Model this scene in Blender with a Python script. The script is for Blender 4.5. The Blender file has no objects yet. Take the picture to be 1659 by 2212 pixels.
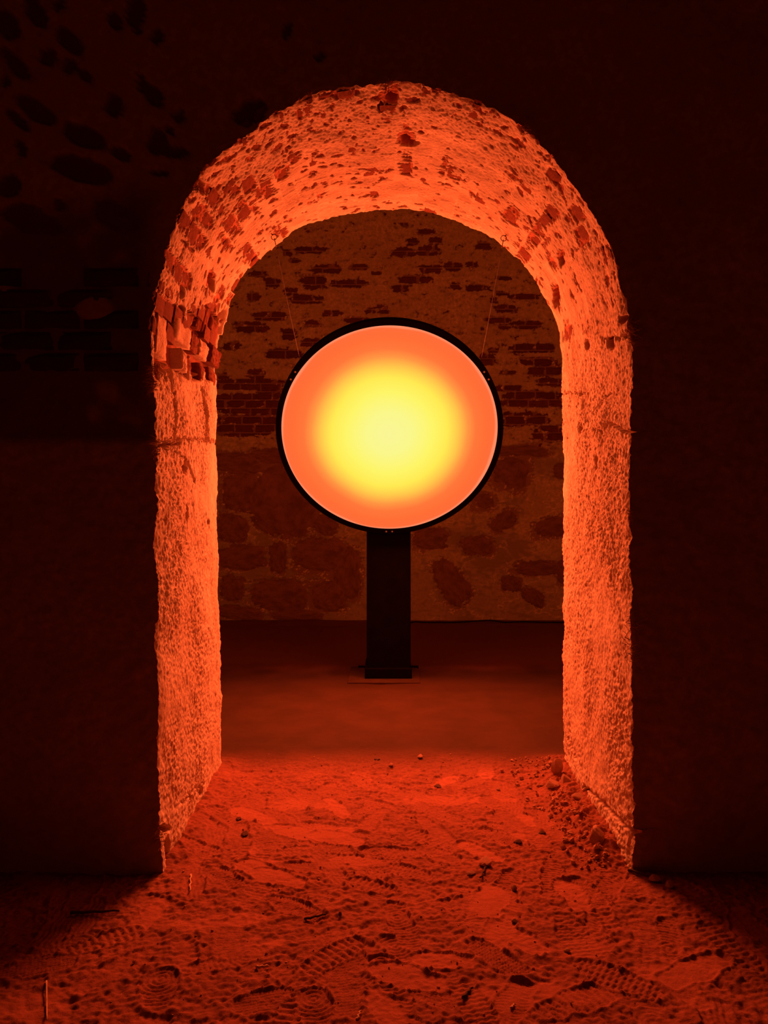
import bpy, bmesh, math, random
import numpy as np
from mathutils import Vector, Matrix, noise as mnoise

rng = np.random.default_rng(7)
random.seed(7)
F, CX, CY, H = 1600.0, 829.5, 1106.0, 1.5       # focal length in px of a 1659 wide frame, principal point, eye height
YF, YB, YW = 3.08, 4.37, 10.04                  # front and back face of the pierced wall, far wall
scene = bpy.context.scene
C = scene.collection

# ------------------------------------------------------------------ camera, world, exposure
cam_d = bpy.data.cameras.new('camera'); cam = bpy.data.objects.new('camera', cam_d); C.objects.link(cam)
cam.location = (0, 0, H); cam.rotation_euler = (math.pi/2, 0, 0)
cam_d.sensor_fit = 'HORIZONTAL'; cam_d.sensor_width = 36.0; cam_d.lens = 36.0*F/1659.0
cam_d.clip_start = 0.05; cam_d.clip_end = 60
scene.camera = cam
w = bpy.data.worlds.new('dark'); scene.world = w; w.use_nodes = True
w.node_tree.nodes['Background'].inputs[0].default_value = (0.004, 0.001, 0.0005, 1)
w.node_tree.nodes['Background'].inputs[1].default_value = 1.0
scene.view_settings.view_transform = 'Standard'
scene.view_settings.look = 'None'
scene.view_settings.gamma = 1.0
scene.view_settings.use_curve_mapping = False
scene.view_settings.exposure = 0.0
scene.cycles.max_bounces = 12
scene.cycles.diffuse_bounces = 8
scene.cycles.use_denoising = True

# the lamp: a round back-lit panel leaning forward on a post (its own light is in its builder)
LAMP_R, LAMP_IN, LAMP_TILT = 0.948, 0.9016, math.radians(27.0)
LAMP_C = Vector((0.046, 6.19, 2.155))
LIGHT_POWER = 315.0
LIGHT_COLOR = (1.0, 0.112, 0.030)
LIGHT_SPREAD = math.radians(180)
LIGHT_TILT = math.radians(27)

def P(px, py, D): return Vector(((px-CX)*D/F, D, H-(py-CY)*D/F))
def G(px, py):
    D = H*F/(py-CY); return Vector(((px-CX)*D/F, D, 0.0))

# ------------------------------------------------------------------ noise
_perm = np.random.default_rng(3).permutation(256).astype(np.int32); _perm = np.concatenate([_perm, _perm, _perm])
_g3 = np.random.default_rng(4).normal(size=(256, 3)).astype(np.float32); _g3 /= np.linalg.norm(_g3, axis=1, keepdims=True)
def n3(x, y, z):
    x, y, z = (np.asarray(a, np.float32) for a in (x, y, z))
    xi, yi, zi = np.floor(x).astype(np.int32), np.floor(y).astype(np.int32), np.floor(z).astype(np.int32)
    xf, yf, zf = x-xi, y-yi, z-zi
    xi &= 255; yi &= 255; zi &= 255
    f = lambda t: t*t*t*(t*(t*6-15)+10)
    u, v, q = f(xf), f(yf), f(zf)
    out = 0
    for a in (0, 1):
        A = _perm[xi+a]; wx = u if a else 1-u
        for b in (0, 1):
            B = _perm[A+yi+b]; wy = v if b else 1-v
            for c in (0, 1):
                g = _g3[_perm[B+zi+c]]
                out = out + wx*wy*(q if c else 1-q)*(g[..., 0]*(xf-a)+g[..., 1]*(yf-b)+g[..., 2]*(zf-c))
    return out*1.5
def n2(x, y, s=0.0): return n3(x, y, np.full_like(np.asarray(x, np.float32), s+0.37))
def sst(a, b, x): t = np.clip((x-a)/(b-a), 0, 1); return t*t*(3-2*t)

# ------------------------------------------------------------------ mesh / object helpers
def tag(o, label=None, cat=None, group=None, kind=None):
    if label: o['label'] = label
    if cat: o['category'] = cat
    if group: o['group'] = group
    if kind: o['kind'] = kind
    return o
def link(name, me, m=None, parent=None):
    o = bpy.data.objects.new(name, me); C.objects.link(o)
    if m and me is not None and not me.materials: me.materials.append(m)
    if parent: o.parent = parent
    return o
def grid_mesh(name, V, col=None, flip=False):
    n, k, _ = V.shape
    me = bpy.data.meshes.new(name)
    me.vertices.add(n*k); me.vertices.foreach_set('co', V.reshape(-1).astype(np.float32))
    i = np.arange(n-1)[:, None]*k+np.arange(k-1)[None, :]
    q = np.stack([i, i+1, i+k+1, i+k] if not flip else [i, i+k, i+k+1, i+1], -1).reshape(-1).astype(np.int32)
    nf = (n-1)*(k-1)
    me.loops.add(nf*4); me.loops.foreach_set('vertex_index', q)
    me.polygons.add(nf); me.polygons.foreach_set('loop_start', np.arange(0, nf*4, 4, dtype=np.int32))
    me.polygons.foreach_set('loop_total', np.full(nf, 4, np.int32))
    me.polygons.foreach_set('use_smooth', np.ones(nf, bool))
    me.update(calc_edges=True); me.validate()
    if col is not None:
        a = me.attributes.new('wear_and_fill', 'FLOAT_COLOR', 'POINT')
        c = np.ones((n*k, 4), np.float32); c[:, :3] = col.reshape(-1, 3); a.data.foreach_set('color', c.reshape(-1))
    return me
def mesh_py(name, v, f, smooth=False):
    me = bpy.data.meshes.new(name); me.from_pydata([tuple(p) for p in v], [], f); me.update()
    if smooth: me.polygons.foreach_set('use_smooth', [True]*len(me.polygons))
    return me
def bm_mesh(name, bm, smooth=False):
    me = bpy.data.meshes.new(name); bmesh.ops.recalc_face_normals(bm, faces=bm.faces); bm.to_mesh(me); bm.free()
    if smooth: me.polygons.foreach_set('use_smooth', [True]*len(me.polygons))
    return me
def box_bm(sx, sy, sz, bev=0.0, seg=2):
    bm = bmesh.new(); bmesh.ops.create_cube(bm, size=1.0)
    for v in bm.verts: v.co = Vector((v.co.x*sx, v.co.y*sy, v.co.z*sz))
    if bev: bmesh.ops.bevel(bm, geom=list(bm.edges), offset=bev, segments=seg, affect='EDGES', profile=0.5)
    return bm
def tube(pts, r, n=6, closed=False, r1=None):
    pts = [Vector(p) for p in pts]; v, f = [], []; m = len(pts)
    for i, p in enumerate(pts):
        a = pts[(i-1) % m] if (closed or i > 0) else p
        b = pts[(i+1) % m] if (closed or i < m-1) else p
        t = (b-a).normalized(); ref = Vector((0, 0, 1)) if abs(t.z) < 0.9 else Vector((1, 0, 0))
        s = t.cross(ref).normalized(); u = s.cross(t)
        rr = r if r1 is None else r+(r1-r)*i/(m-1)
        for k in range(n):
            a_ = 2*math.pi*k/n; v.append(p+s*(math.cos(a_)*rr)+u*(math.sin(a_)*rr))
    for i in range(m if closed else m-1):
        for k in range(n):
            f.append((i*n+k, i*n+(k+1) % n, ((i+1) % m)*n+(k+1) % n, ((i+1) % m)*n+k))
    if not closed:
        f.append(tuple(range(n-1, -1, -1))); f.append(tuple(range((m-1)*n, m*n)))
    return v, f
def rock_mesh(seed, sub=2, amp=0.35, flat=1.0, edge=1.0, boxy=0.0):
    bm = bmesh.new(); bmesh.ops.create_icosphere(bm, subdivisions=sub, radius=1.0)
    o = Vector((seed*7.31, seed*3.7, seed*1.9))
    for v in bm.verts:
        p = v.co.copy()
        if boxy:
            l = (abs(p.x)**4+abs(p.y)**4+abs(p.z)**4)**0.25; p = p.lerp(p/l, boxy)
        d = mnoise.noise(p*1.1+o)*amp+mnoise.noise(p*2.7+o)*amp*0.5
        q = p*(1+d)
        for k, ax in enumerate(((1, .3, .2), (-.5, 1, .3), (.1, -.6, 1), (-.9, -.3, .5), (.4, .5, -1))):   # a few broken faces
            a = Vector(ax).normalized(); lim = 0.58+0.14*mnoise.noise(o+a*9); e = q.dot(a)-lim
            if e > 0: q -= a*(e*0.85*edge)
        v.co = Vector((q.x, q.y, q.z*flat))
    return bm_mesh('rock', bm, False)
def block_mesh(name, seed, n=4, amp=0.10, rnd=0.16, streak=0.0):
    """unit block, face at z=+0.5, uneven worn face, rounded edges"""
    v, f = [], []; r = np.random.default_rng(seed)
    st = r.random(n+1)*streak
    for i in range(n+1):
        for j in range(n+1):
            x, y = i/n-0.5, j/n-0.5
            e = min(0.5-abs(x), 0.5-abs(y))
            z = 0.5-(rnd if e < 1e-6 else 0)-r.random()*amp-st[j]*(0.5+r.random())
            if e < 1e-6: x *= 1-0.05*r.random(); y *= 1-0.05*r.random()
            v.append((x, y, z))
    for i in range(n):
        for j in range(n):
            a = i*(n+1)+j; f.append((a, a+n+1, a+n+2, a+1))
    rim = [i*(n+1) for i in range(n+1)]+[n*(n+1)+j for j in range(1, n+1)]+[i*(n+1)+n for i in range(n-1, -1, -1)]+[j for j in range(n-1, 0, -1)]
    b0 = len(v)
    for k in rim: v.append((v[k][0], v[k][1], -0.5))
    m = len(rim)
    for k in range(m): f.append((rim[k], b0+k, b0+(k+1) % m, rim[(k+1) % m]))
    return mesh_py(name, v, f, streak > 0)

# ------------------------------------------------------------------ materials
def mat(name):
    m = bpy.data.materials.new(name); m.use_nodes = True
    nt = m.node_tree; b = nt.nodes['Principled BSDF']
    b.inputs['Roughness'].default_value = 0.95; b.inputs['Specular IOR Level'].default_value = 0.1
    return m, nt, b
def node(nt, t, **kw):
    n = nt.nodes.new(t)
    for k, v in kw.items():
        if k in n.inputs: n.inputs[k].default_value = v
        else: setattr(n, k, v)
    return n
def mixc(nt, fac, a, b, mode='MIX'):
    n = nt.nodes.new('ShaderNodeMix'); n.data_type = 'RGBA'; n.blend_type = mode
    for s, val in ((0, fac), (6, a), (7, b)):
        if isinstance(val, bpy.types.NodeSocket): nt.links.new(val, n.inputs[s])
        else: n.inputs[s].default_value = val if s == 0 else (*val, 1)
    return n.outputs[2]
def ramp(nt, src, a, b):
    n = nt.nodes.new('ShaderNodeMapRange'); n.inputs[1].default_value = a; n.inputs[2].default_value = b
    n.interpolation_type = 'SMOOTHSTEP'; nt.links.new(src, n.inputs[0]); return n.outputs[0]
def noise_out(nt, scale, detail=4, rough=0.6, stretch=None):
    tc = nt.nodes.new('ShaderNodeTexCoord'); src = tc.outputs['Object']
    if stretch:
        mp = nt.nodes.new('ShaderNodeMapping'); mp.inputs['Scale'].default_value = stretch
        nt.links.new(src, mp.inputs[0]); src = mp.outputs[0]
    n = node(nt, 'ShaderNodeTexNoise', Scale=scale, Detail=detail, Roughness=rough); nt.links.new(src, n.inputs['Vector'])
    return n.outputs[0]
def bump(nt, b, srcs):
    prev = None
    for s, strength, dist in srcs:
        n = nt.nodes.new('ShaderNodeBump'); n.inputs['Strength'].default_value = strength; n.inputs['Distance'].default_value = dist
        nt.links.new(s, n.inputs['Height'])
        if prev: nt.links.new(prev, n.inputs['Normal'])
        prev = n.outputs[0]
    nt.links.new(prev, b.inputs['Normal'])
def wear_and_fill(nt):
    a = nt.nodes.new('ShaderNodeAttribute'); a.attribute_name = 'wear_and_fill'
    s = nt.nodes.new('ShaderNodeSeparateColor'); nt.links.new(a.outputs['Color'], s.inputs[0]); return s.outputs

def plaster_mat(name, light, dark, core, b1=0.5, fleck=True, grain=(90, 260)):
    m, nt, b = mat(name); W = wear_and_fill(nt)
    base = mixc(nt, ramp(nt, noise_out(nt, 2.3, 6, 0.65), 0.34, 0.66), dark, light)
    base = mixc(nt, ramp(nt, noise_out(nt, 26, 5, 0.7), 0.30, 0.75), tuple(c*0.80 for c in dark), base)
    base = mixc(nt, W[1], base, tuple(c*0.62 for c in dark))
    base = mixc(nt, W[0], base, core)
    base = mixc(nt, W[2], base, tuple(min(0.95, c*1.08) for c in light))      # lime residue
    nt.links.new(base, b.inputs['Base Color'])
    bump(nt, b, [(noise_out(nt, grain[0], 5, 0.7), b1, 0.006), (noise_out(nt, grain[1], 3, 0.6), b1*0.8, 0.002)])
    return m
def brick_mat(name, a, c, bs=0.9):
    m, nt, b = mat(name)
    oi = nt.nodes.new('ShaderNodeObjectInfo')
    base = mixc(nt, oi.outputs['Random'], a, c)
    base = mixc(nt, ramp(nt, noise_out(nt, 3.1, 5, 0.7), 0.35, 0.7), base, tuple(0.62*x for x in a))
    nt.links.new(base, b.inputs['Base Color'])
    bump(nt, b, [(noise_out(nt, 7, 6, 0.75, (1, 0.45, 1)), bs, 0.016), (noise_out(nt, 22, 5, 0.7), bs, 0.006)])
    return m
def plain_mat(name, a, c=None, scale=20, rough=0.9, bs=0.3, dist=0.004, spec=0.1):
    m, nt, b = mat(name); c = c or tuple(0.6*x for x in a)
    nt.links.new(mixc(nt, ramp(nt, noise_out(nt, scale, 5, 0.65), 0.3, 0.7), a, c), b.inputs['Base Color'])
    b.inputs['Roughness'].default_value = rough; b.inputs['Specular IOR Level'].default_value = spec
    if bs: bump(nt, b, [(noise_out(nt, scale*4, 4, 0.6), bs, dist)])
    return m

M_ARCH = plaster_mat('arch_plaster', (0.88, 0.80, 0.66), (0.78, 0.64, 0.48), (0.46, 0.17, 0.10), 0.7)
M_BACK = plaster_mat('ochre_plaster', (0.80, 0.80, 0.45), (0.58, 0.55, 0.28), (0.32, 0.20, 0.10), 0.4, grain=(60, 160))
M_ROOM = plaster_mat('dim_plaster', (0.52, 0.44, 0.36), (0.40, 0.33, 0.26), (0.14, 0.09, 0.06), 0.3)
M_BRICK = brick_mat('arch_brick', (0.40, 0.12, 0.06), (0.30, 0.075, 0.04))
M_BRICKB = brick_mat('far_brick', (0.26, 0.095, 0.05), (0.18, 0.065, 0.035))
M_BRICKF = brick_mat('dim_brick', (0.16, 0.09, 0.06), (0.10, 0.06, 0.04))
M_STONEB = plain_mat('dark_rubble_stone', (0.36, 0.22, 0.12), (0.20, 0.12, 0.07), 3, bs=0.6, dist=0.02)
M_JAMBST = plaster_mat('jamb_stone', (0.86, 0.74, 0.58), (0.70, 0.52, 0.38), (0.46, 0.17, 0.10), 1.0, grain=(9, 28))
M_HOLE = plain_mat('hollow_core', (0.16, 0.07, 0.05), None, 20, bs=0.8)
M_ROCK = plain_mat('rubble_rock', (0.50, 0.30, 0.20), (0.34, 0.18, 0.12), 14, bs=0.6)
M_PALE = plain_mat('pale_chip', (0.62, 0.36, 0.24), (0.46, 0.26, 0.17), 20, bs=0.4)
M_DARKROCK = plain_mat('dark_chip', (0.16, 0.09, 0.07), None, 30, bs=0.5)
M_STRAW = plain_mat('dry_straw', (0.75, 0.55, 0.35), (0.5, 0.35, 0.2), 30, bs=0.2)
M_TWIG = plain_mat('dry_twig', (0.10, 0.06, 0.045), None, 40, bs=0.4)
M_ROOT = plain_mat('rootlet', (0.42, 0.24, 0.15), None, 30, bs=0.0)
M_BLACK = plain_mat('matte_black_metal', (0.006, 0.004, 0.004), (0.004, 0.003, 0.003), 8, rough=0.9, bs=0.08, dist=0.001, spec=0.01)
M_CABLE = plain_mat('black_rubber', (0.015, 0.012, 0.012), None, 20, rough=0.6, bs=0)
M_STEEL = plain_mat('steel', (0.45, 0.42, 0.40), (0.35, 0.32, 0.30), 40, rough=0.45, bs=0, spec=0.4)
M_WIRE = plain_mat('dull_wire', (0.12, 0.10, 0.09), None, 20, bs=0)
M_BOARD = plain_mat('dusty_board', (0.060, 0.030, 0.014), (0.045, 0.022, 0.010), 9, bs=0.3)

def floor_mat():
    m, nt, b = mat('sandy_earth'); W = wear_and_fill(nt)
    a = mixc(nt, ramp(nt, noise_out(nt, 7, 6, 0.7), 0.3, 0.7), (0.245, 0.090, 0.052), (0.33, 0.120, 0.072))
    a = mixc(nt, ramp(nt, noise_out(nt, 60, 4, 0.7), 0.35, 0.65), a, (0.21, 0.077, 0.044))
    a = mixc(nt, W[0], a, (0.45, 0.170, 0.102))                # smooth fine dust
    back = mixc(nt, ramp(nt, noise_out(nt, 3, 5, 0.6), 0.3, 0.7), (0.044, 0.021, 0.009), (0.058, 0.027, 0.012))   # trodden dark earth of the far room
    back = mixc(nt, W[2], back, (0.17, 0.075, 0.035))            # fill light painted into the earth beyond the lamp's direct reach
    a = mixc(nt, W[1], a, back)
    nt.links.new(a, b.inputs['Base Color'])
    bump(nt, b, [(noise_out(nt, 130, 5, 0.7), 0.6, 0.004), (noise_out(nt, 420, 3, 0.6), 0.4, 0.0015)])
    return m
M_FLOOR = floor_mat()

# ------------------------------------------------------------------ the pierced wall: profiles of the opening, front and back
seg_out = [
 [(352, 1925), (350, 1885), (348, 1700), (345, 1500), (342, 1250), (341, 1100), (342, 1000), (340, 900), (334, 820), (331, 740)],
 [(331, 740), (334, 680), (345, 620), (360, 550), (385, 480), (420, 420), (465, 350), (540, 285), (600, 240), (680, 205), (760, 188), (840, 183)],
 [(840, 183), (930, 188), (1000, 210), (1070, 240), (1130, 280), (1190, 340), (1240, 400), (1290, 480), (1320, 550), (1340, 620), (1352, 680), (1358, 740)],
 [(1358, 740), (1362, 850), (1360, 1000), (1357, 1100), (1358, 1250), (1360, 1500), (1362, 1700), (1360, 1885), (1360, 1925)]]
seg_in = [
 [(480, 1690), (480, 1655), (480, 1500), (476, 1350), (474, 1300), (471, 1150), (470, 1000), (470, 900), (468, 830), (466, 795)],
 [(466, 795), (474, 750), (482, 700), (497, 650), (527, 600), (562, 560), (612, 520), (665, 490), (725, 470), (780, 459), (833, 455)],
 [(833, 455), (900, 458), (960, 470), (1010, 490), (1060, 515), (1100, 545), (1140, 585), (1170, 625), (1190, 670), (1205, 720), (1213, 795)],
 [(1213, 795), (1215, 900), (1215, 1100), (1214, 1300), (1215, 1500), (1216, 1655), (1216, 1690)]]
SEG_N = [430, 350, 350, 430]
def resample(pts, n, D):
    p = np.array([tuple(P(x, y, D)) for x, y in pts])[:, [0, 2]]
    for _ in range(2):                                   # chaikin rounding
        q = [p[0]]
        for a, b in zip(p[:-1], p[1:]): q += [a*0.75+b*0.25, a*0.25+b*0.75]
        p = np.array(q+[p[-1]])
    s = np.concatenate([[0], np.cumsum(np.linalg.norm(np.diff(p, axis=0), axis=1))])
    t = np.linspace(0, s[-1], n+1)
    return np.stack([np.interp(t, s, p[:, 0]), np.interp(t, s, p[:, 1])], 1)
def profile(segs, D):
    out = [resample(s, n, D) for s, n in zip(segs, SEG_N)]
    p = np.concatenate([out[0]]+[o[1:] for o in out[1:]])
    k = np.ones(15)/15
    pad = np.pad(p, ((7, 7), (0, 0)), mode='reflect', reflect_type='odd')
    return np.stack([np.convolve(pad[:, c], k, 'valid') for c in (0, 1)], 1)
PO, PI_ = profile(seg_out, YF), profile(seg_in, YB)
NI = len(PO); NJ = 236
I_L, I_T, I_R = SEG_N[0], SEG_N[0]+SEG_N[1], SEG_N[0]+SEG_N[1]+SEG_N[2]
T = np.linspace(0, 1, NJ)
B = np.zeros((NI, NJ, 3))
B[..., 0] = PO[:, None, 0]*(1-T)+PI_[:, None, 0]*T
B[..., 2] = PO[:, None, 1]*(1-T)+PI_[:, None, 1]*T
B[..., 1] = YF+(YB-YF)*T
dS = np.gradient(B, axis=0); dT = np.gradient(B, axis=1)
N = np.cross(dS, dT); N /= np.linalg.norm(N, axis=2, keepdims=True)
cen = np.array([0.04, 0, 1.9])
sgn = np.sign(((cen-B)*N*np.array([1, 0, 1])).sum(-1)).mean(); N *= np.sign(sgn)
mid = B[:, NJ//2]; S1 = np.concatenate([[0], np.cumsum(np.linalg.norm(np.diff(mid, axis=0), axis=1))])
S1 -= S1[I_T]                                            # arc length from the crown
S = np.repeat(S1[:, None], NJ, 1); TT = np.repeat(T[None, :], NI, 0)
PX = CX+B[..., 0]*F/B[..., 1]; PY = CY-(B[..., 2]-H)*F/B[..., 1]
X, Y, Z = B[..., 0], B[..., 1], B[..., 2]
idx = np.arange(NI)
arch1 = sst(I_L-40, I_L+60, idx)*(1-sst(I_R-60, I_R+40, idx)); arch = np.repeat(arch1[:, None], NJ, 1)
left = (X < 0)
nA = n3(X*3, Y*3, Z*3); nB = n3(X*9+5, Y*9, Z*9); nC = n3(X*28, Y*28+3, Z*28); nD = n3(X*62, Y*62, Z*62+9); nE = n3(X*110, Y*95, Z*82); nF = n3(X*170, Y*190, Z*150)
rough = np.clip(0.85+0.9*n3(X*2.2+3, Y*2.2, Z*2.2), 0.25, 1.5)*(1-0.45*sst(0.5, 0.9, TT))
rough = rough*(1-arch)+arch*(0.22+0.40*(1-sst(0.1, 0.55, TT))+0.25*nA)
rough = np.clip(rough, 0.12, 1.5)
h = 0.014*nA+0.007*nB+rough*(0.0030*nC+0.0058*nD+0.0056*nE+0.0022*nF)
h -= rough*0.008*np.clip(n3(X*52, Y*40, Z*44+7)-0.34, 0, 1)*3.0     # small broken pits
# peeled patches, (px, py, rx, ry, rotation deg) on the photograph's frame, read off the intrados
PEEL = [(885, 362, 17, 27, 0), (965, 365, 16, 26, 5), (600, 372, 16, 22, 40), (627, 337, 16, 17, 40), (567, 412, 20, 27, -35), (540, 395, 12, 20, -35),
        (513, 405, 16, 16, -35), (505, 478, 20, 30, -30), (535, 450, 22, 26, -30), (462, 425, 12, 22, -35), (440, 470, 16, 20, -30), (425, 505, 24, 30, -30),
        (498, 525, 16, 20, -30), (540, 540, 12, 14, -35), (603, 500, 14, 22, -40), (548, 560, 10, 16, -35), (520, 605, 12, 18, -25), (390, 590, 20, 34, -15),
        (372, 560, 12, 30, -20), (455, 610, 12, 30, 20), (475, 640, 10, 26, 15), (500, 650, 8, 22, 20), (355, 660, 26, 40, -10), (365, 690, 34, 34, 0),
        (365, 450, 8, 30, -30), (400, 470, 14, 24, -30), (1150, 515, 14, 22, 35), (1165, 480, 16, 20, 35), (1187, 465, 18, 18, 35), (1105, 462, 22, 16, 30),
        (1175, 520, 14, 20, 35), (1130, 548, 14, 28, -35), (1215, 560, 6, 16, -20), (1203, 640, 7, 26, -10), (1225, 715, 9, 24, 0), (1115, 380, 24, 12, 40),
        (1200, 385, 26, 12, 45), (845, 212, 26, 14, 0), (883, 302, 20, 13, 8), (795, 290, 13, 6, 0), (720, 395, 22, 8, -10), (690, 420, 20, 9, -15),
        (815, 420, 15, 5, 0), (830, 437, 9, 4, 0), (1260, 520, 14, 30, -30), (1240, 470, 14, 24, -30), (1190, 560, 12, 20, -25), (1000, 385, 20, 10, 10)]
def sell(PX, PY, p):
    a = math.radians(p[4]); dx, dy = PX-p[0], PY-p[1]
    return (np.abs((dx*math.cos(a)+dy*math.sin(a))/p[2])**3.4+np.abs((-dx*math.sin(a)+dy*math.cos(a))/p[3])**3.4)**(1/3.4)
def ell(PX, PY, p):
    a = math.radians(p[4]); dx, dy = PX-p[0], PY-p[1]
    return np.sqrt(((dx*math.cos(a)+dy*math.sin(a))/p[2])**2+((-dx*math.sin(a)+dy*math.cos(a))/p[3])**2)
COURSE, HEAD = 0.088, 0.150
ck = np.floor(S/COURSE+0.5); cu = S/COURSE+0.5-ck
hk = np.floor((Y-YF)/HEAD+0.5*(ck % 2)); hu = (Y-YF)/HEAD+0.5*(ck % 2)-hk
_ck = ((ck.astype(int)+200)*100+hk.astype(int)).ravel(); _u, _iv = np.unique(_ck, return_inverse=True); _n = np.bincount(_iv)
CPX = (np.bincount(_iv, PX.ravel())/_n)[_iv].reshape(PX.shape); CPY = (np.bincount(_iv, PY.ravel())/_n)[_iv].reshape(PX.shape)
fl = n3(X*16, Y*22, Z*16)+0.55*nC+0.35*nD
e = np.full(B.shape[:2], -1.0)
for p in PEEL:
    m = (abs(PX-p[0]) < 80) & (abs(PY-p[1]) < 80)
    ec = np.where(arch[m] > 0.5, 1.10-ell(CPX[m], CPY[m], p), -1.0)
    e[m] = np.maximum(e[m], 0.5*np.minimum(ec, 0.5)+0.5*(1.10-ell(PX[m], PY[m], p)))
_jd = np.minimum(np.minimum(cu, 1-cu)*COURSE, np.minimum(hu, 1-hu)*HEAD)
streak = n3(X*26, Y*70, Z*26+5)+0.6*nE
E = sst(0.0, 0.14, e+0.20*fl+0.42*streak-0.30*(1-sst(0.004, 0.012, _jd)))
E = np.maximum(E, arch*sst(0.56, 0.68, fl+0.25*streak+0.25*n3(X*2, Y*3, Z*2)+0.12*(1-TT)+0.10*left))        # stray flecks
zone = sst(0, 26, PY-650)*(1-sst(0, 14, PY-812))*left*sst(300, 330, PX)                          # broken masonry at the left springing
zone = zone*sst(0.0, 0.10, TT)*sst(0.0, 0.10, 1-TT)
zone = zone*sst(-0.35, 0.1, 0.55*nB+0.5*nC+0.6*(1-abs(PY-745)/75))
h -= 0.0085*E*(1-zone)
h = h*(1-zone)+zone*(-0.055+0.5*h)
# joints of the courses showing through the limewash of the arch
jd = np.minimum(np.minimum(cu, 1-cu)*COURSE, np.minimum(hu, 1-hu)*HEAD)
joint = (1-sst(0.004, 0.009, jd))*arch*np.clip(0.6+1.2*n3(X*4, Y*4+8, Z*4), 0, 1)*sst(0.18, 0.4, TT)
h += 0.0022*joint-0.0012*arch
tone = (((ck*12.9898+hk*78.233) % 7.13)/7.13)
tone = np.where(tone > 0.86, 1.0, 0.0)*arch*(1-joint)*0.55*sst(-0.3, 0.1, nB)*sst(0.2, 0.4, TT)
# deep hollows
HOL = np.zeros_like(E)
for px, py, rx, ry, d in [(876, 303, 9, 9, .07), (890, 313, 14, 4, .05), (846, 212, 12, 7, .045), (893, 217, 14, 4, .03), (822, 232, 6, 8, .04), (1213, 562, 4, 14, .05),
                           (1200, 640, 5, 24, .05), (441, 408, 6, 14, .05), (460, 610, 6, 20, .05), (395, 630, 4, 14, .04), (1253, 925, 4, 10, .05), (1266, 745, 6, 10, .03),
                           (1320, 740, 8, 12, .05), (385, 958, 6, 5, .05), (372, 960, 8, 4, .04), (355, 962, 8, 6, .05), (434, 1708, 3, 9, .05), (362, 1840, 6, 26, .07), (360, 1790, 9, 7, .04),
                           (1265, 1715, 4, 12, .05), (1290, 1000, 3, 14, .03), (400, 1010, 4, 14, .03), (403, 1110, 3, 24, .025), (389, 1190, 2.5, 10, .03), (449, 1128, 2.5, 6, .03),
                           (530, 405, 3, 12, .04), (1345, 690, 5, 8, .04)]:
    m = (abs(PX-px) < 4*rx+10) & (abs(PY-py) < 4*ry+10)
    g = sst(1.25, 0.75, ell(PX[m], PY[m], (px, py, rx, ry, 0))+0.35*nC[m])
    h[m] -= d*g; E[m] = np.maximum(E[m], g); HOL[m] = np.maximum(HOL[m], g)
# ashlar joints and cracks in the jambs, as polylines on the photograph's frame
def groove(pts, wpx, d, jag=0.6):
    pts = np.array(pts, float); pad = 20
    m = (PX > pts[:, 0].min()-pad) & (PX < pts[:, 0].max()+pad) & (PY > pts[:, 1].min()-pad) & (PY < pts[:, 1].max()+pad)
    x, y = PX[m]+4*nC[m], PY[m]+10*nC[m]; best = np.full(x.shape, 99.0)
    for a, b in zip(pts[:-1], pts[1:]):
        ab = b-a; t = np.clip(((x-a[0])*ab[0]+(y-a[1])*ab[1])/(ab@ab), 0, 1)
        best = np.minimum(best, np.hypot(x-a[0]-t*ab[0], y-a[1]-t*ab[1]))
    g = sst(1.4, 0.5, best/wpx+jag*nD[m]); h[m] -= d*g; E[m] = np.maximum(E[m], 0.6*g)
for g in [([(336, 955), (378, 948), (440, 950), (470, 957)], 3, .03), ([(372, 815), (378, 850), (380, 900), (377, 950)], 3, .04), ([(440, 835), (445, 890), (445, 950)], 2.5, .03),
          ([(1215, 850), (1265, 848)], 2.5, .02), ([(1280, 895), (1300, 870), (1320, 850)], 2.5, .02), ([(1290, 935), (1320, 915), (1360, 935)], 3, .03),
          ([(1262, 1700), (1290, 1720), (1330, 1765), (1362, 1800)], 3, .03), ([(1305, 735), (1325, 730), (1360, 720)], 3, .03), ([(395, 1735), (415, 1715), (440, 1690)], 2.5, .025),
          ([(340, 965), (400, 985), (420, 1040)], 2, .025), ([(1225, 1590), (1240, 1640)], 2, .02), ([(395, 520), (420, 545)], 2.5, .035), ([(365, 565), (385, 585)], 2.5, .03)]:
    groove(*g)
# ragged arrises
ef = np.exp(-TT*(YB-YF)/0.035); eb = np.exp(-(1-TT)*(YB-YF)/0.03)
h -= ef*(0.006+0.013*np.clip(n3(X*7, Y*0+2, Z*7)+0.6*n3(X*30, Y*0+4, Z*30)+0.4*nE, -0.4, 1))
stepL = (np.random.default_rng(5).random(400)[(ck[:, 0].astype(int)) % 400]*2-1)
stepw = (sst(I_L+5, I_L+60, idx)*(1-sst(I_T-190, I_T-120, idx)))*0.020+0.003*arch1
h += (eb**0.6)*(stepL*stepw)[:, None]
h -= eb*(0.006+0.010*np.clip(n3(X*10, Y*0+6, Z*10)+0.5*n3(X*33, Y*0+1, Z*33), -0.4, 1))
V = B+N*h[..., None]
V[..., 1] += 0.004*n3(X*25+9, Z*25, Y*0)*ef+0.008*n3(X*25+19, Z*25, Y*0)*eb
arch_dark = arch*np.clip(0.55+0.9*nA+0.5*nB, 0, 1)*(1-0.8*sst(0.80, 0.97, TT))  # mottled darker plaster over the arch, fading out towards the inner edge
colI = np.stack([np.maximum(E, zone), np.clip(np.maximum(tone, 0.75*arch_dark)-0.3*joint, 0, 1), np.zeros_like(E)], -1)

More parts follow.
